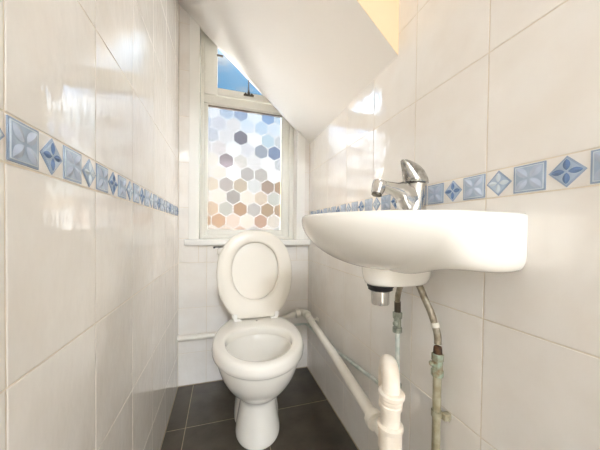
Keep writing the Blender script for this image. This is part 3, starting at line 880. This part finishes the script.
# ------------------------------------------------------------------ sky outside: boosted off view to light the room, kept calm straight across
SURROUND = 78.0
world = bpy.data.worlds.new('sky'); scene.world = world; world.use_nodes = True
nt = world.node_tree; N = nt.nodes; L = nt.links
bg = N['Background']
tc = N.new('ShaderNodeTexCoord'); sx = N.new('ShaderNodeSeparateXYZ'); L.new(tc.outputs['Generated'], sx.inputs[0])
ramp = N.new('ShaderNodeValToRGB'); cr = ramp.color_ramp
mr = N.new('ShaderNodeMapRange'); mr.inputs['From Min'].default_value = -0.3; mr.inputs['From Max'].default_value = 0.7
L.new(sx.outputs['Z'], mr.inputs['Value']); L.new(mr.outputs[0], ramp.inputs['Fac'])
def stop(pos, col):
    e = cr.elements.new(pos); e.color = col
cr.elements[0].position = 0.0; cr.elements[0].color = (0.85, 0.82, 0.78, 1)
cr.elements[1].position = 1.0; cr.elements[1].color = (1.0, 1.05, 1.12, 1)
stop(0.30, (0.98, 0.88, 0.79, 1)); stop(0.42, (1.0, 0.93, 0.87, 1)); stop(0.55, (0.95, 0.97, 1.0, 1)); stop(0.67, (0.85, 0.95, 1.1, 1)); stop(0.76, (0.30, 0.70, 1.15, 1)); stop(0.86, (0.30, 0.70, 1.15, 1)); stop(0.93, (0.9, 0.96, 1.05, 1))
nz = N.new('ShaderNodeTexNoise'); nz.inputs['Scale'].default_value = 14.0; nz.inputs['Detail'].default_value = 5.0
mpp = N.new('ShaderNodeMapping'); mpp.inputs['Scale'].default_value = (1, 1, 2.2); L.new(tc.outputs['Generated'], mpp.inputs[0]); L.new(mpp.outputs[0], nz.inputs['Vector'])
cl = N.new('ShaderNodeMapRange'); cl.inputs['From Min'].default_value = 0.46; cl.inputs['From Max'].default_value = 0.74; L.new(nz.outputs['Fac'], cl.inputs['Value'])
up = N.new('ShaderNodeMapRange'); up.inputs['From Min'].default_value = 0.1; up.inputs['From Max'].default_value = 0.3; L.new(sx.outputs['Z'], up.inputs['Value'])
mu = N.new('ShaderNodeMath'); mu.operation = 'MULTIPLY'; L.new(cl.outputs[0], mu.inputs[0]); L.new(up.outputs[0], mu.inputs[1])
side = N.new('ShaderNodeMapRange'); side.interpolation_type = 'SMOOTHSTEP'; side.inputs['From Min'].default_value = 0.14; side.inputs['From Max'].default_value = 0.34; L.new(sx.outputs['X'], side.inputs['Value'])
max_ = N.new('ShaderNodeMath'); max_.operation = 'MAXIMUM'; L.new(mu.outputs[0], max_.inputs[0]); L.new(side.outputs[0], max_.inputs[1])
mx = N.new('ShaderNodeMix'); mx.data_type = 'RGBA'; L.new(max_.outputs[0], mx.inputs[0]); L.new(ramp.outputs['Color'], mx.inputs[6]); mx.inputs[7].default_value = (0.8, 0.86, 0.92, 1)
vd = N.new('ShaderNodeVectorMath'); vd.operation = 'DOT_PRODUCT'; L.new(tc.outputs['Generated'], vd.inputs[0]); vd.inputs[1].default_value = Vector((-0.02, 1.0, 0.17)).normalized()
br = N.new('ShaderNodeMapRange'); br.interpolation_type = 'SMOOTHSTEP'; br.inputs['From Min'].default_value = 0.935; br.inputs['From Max'].default_value = 0.55; br.inputs['To Min'].default_value = 1.0; br.inputs['To Max'].default_value = SURROUND
L.new(vd.outputs['Value'], br.inputs['Value'])
sc_ = N.new('ShaderNodeVectorMath'); sc_.operation = 'SCALE'; L.new(mx.outputs[2], sc_.inputs[0]); L.new(br.outputs[0], sc_.inputs['Scale'])
L.new(sc_.outputs[0], bg.inputs['Color']); bg.inputs['Strength'].default_value = 0.345

# ------------------------------------------------------------------ camera
cam = bpy.data.cameras.new('camera'); co = bpy.data.objects.new('camera', cam); COL.objects.link(co)
f_px, yaw, pit, roll, cy = 252.451, 0.2995, -0.0148, 0.0112, 235.41
cam.sensor_fit = 'HORIZONTAL'; cam.sensor_width = 36; cam.lens = f_px * 36 / 600; cam.shift_y = (cy - 225) / 600
cam.clip_start = 0.01
r0 = Vector((math.cos(yaw), -math.sin(yaw), 0)); F = Vector((math.sin(yaw), math.cos(yaw), 0)); U = Vector((0, 0, 1))
F2 = F * math.cos(pit) + U * math.sin(pit); u2 = U * math.cos(pit) - F * math.sin(pit)
r3 = r0 * math.cos(roll) + u2 * math.sin(roll); u3 = u2 * math.cos(roll) - r0 * math.sin(roll)
Mx = Matrix((r3, u3, -F2)).transposed().to_4x4(); Mx.translation = (0, 0, 0.85)
co.matrix_world = Mx
scene.camera = co

# ------------------------------------------------------------------ look
vs_ = scene.view_settings
vs_.view_transform = 'Standard'; vs_.look = 'None'; vs_.gamma = 1.0; vs_.use_curve_mapping = False; vs_.exposure = 0.90
cyc = scene.cycles
cyc.max_bounces = 14; cyc.diffuse_bounces = 8; cyc.glossy_bounces = 6; cyc.transmission_bounces = 8; cyc.transparent_max_bounces = 12
cyc.caustics_reflective = True; cyc.caustics_refractive = True; cyc.sample_clamp_indirect = 6.0
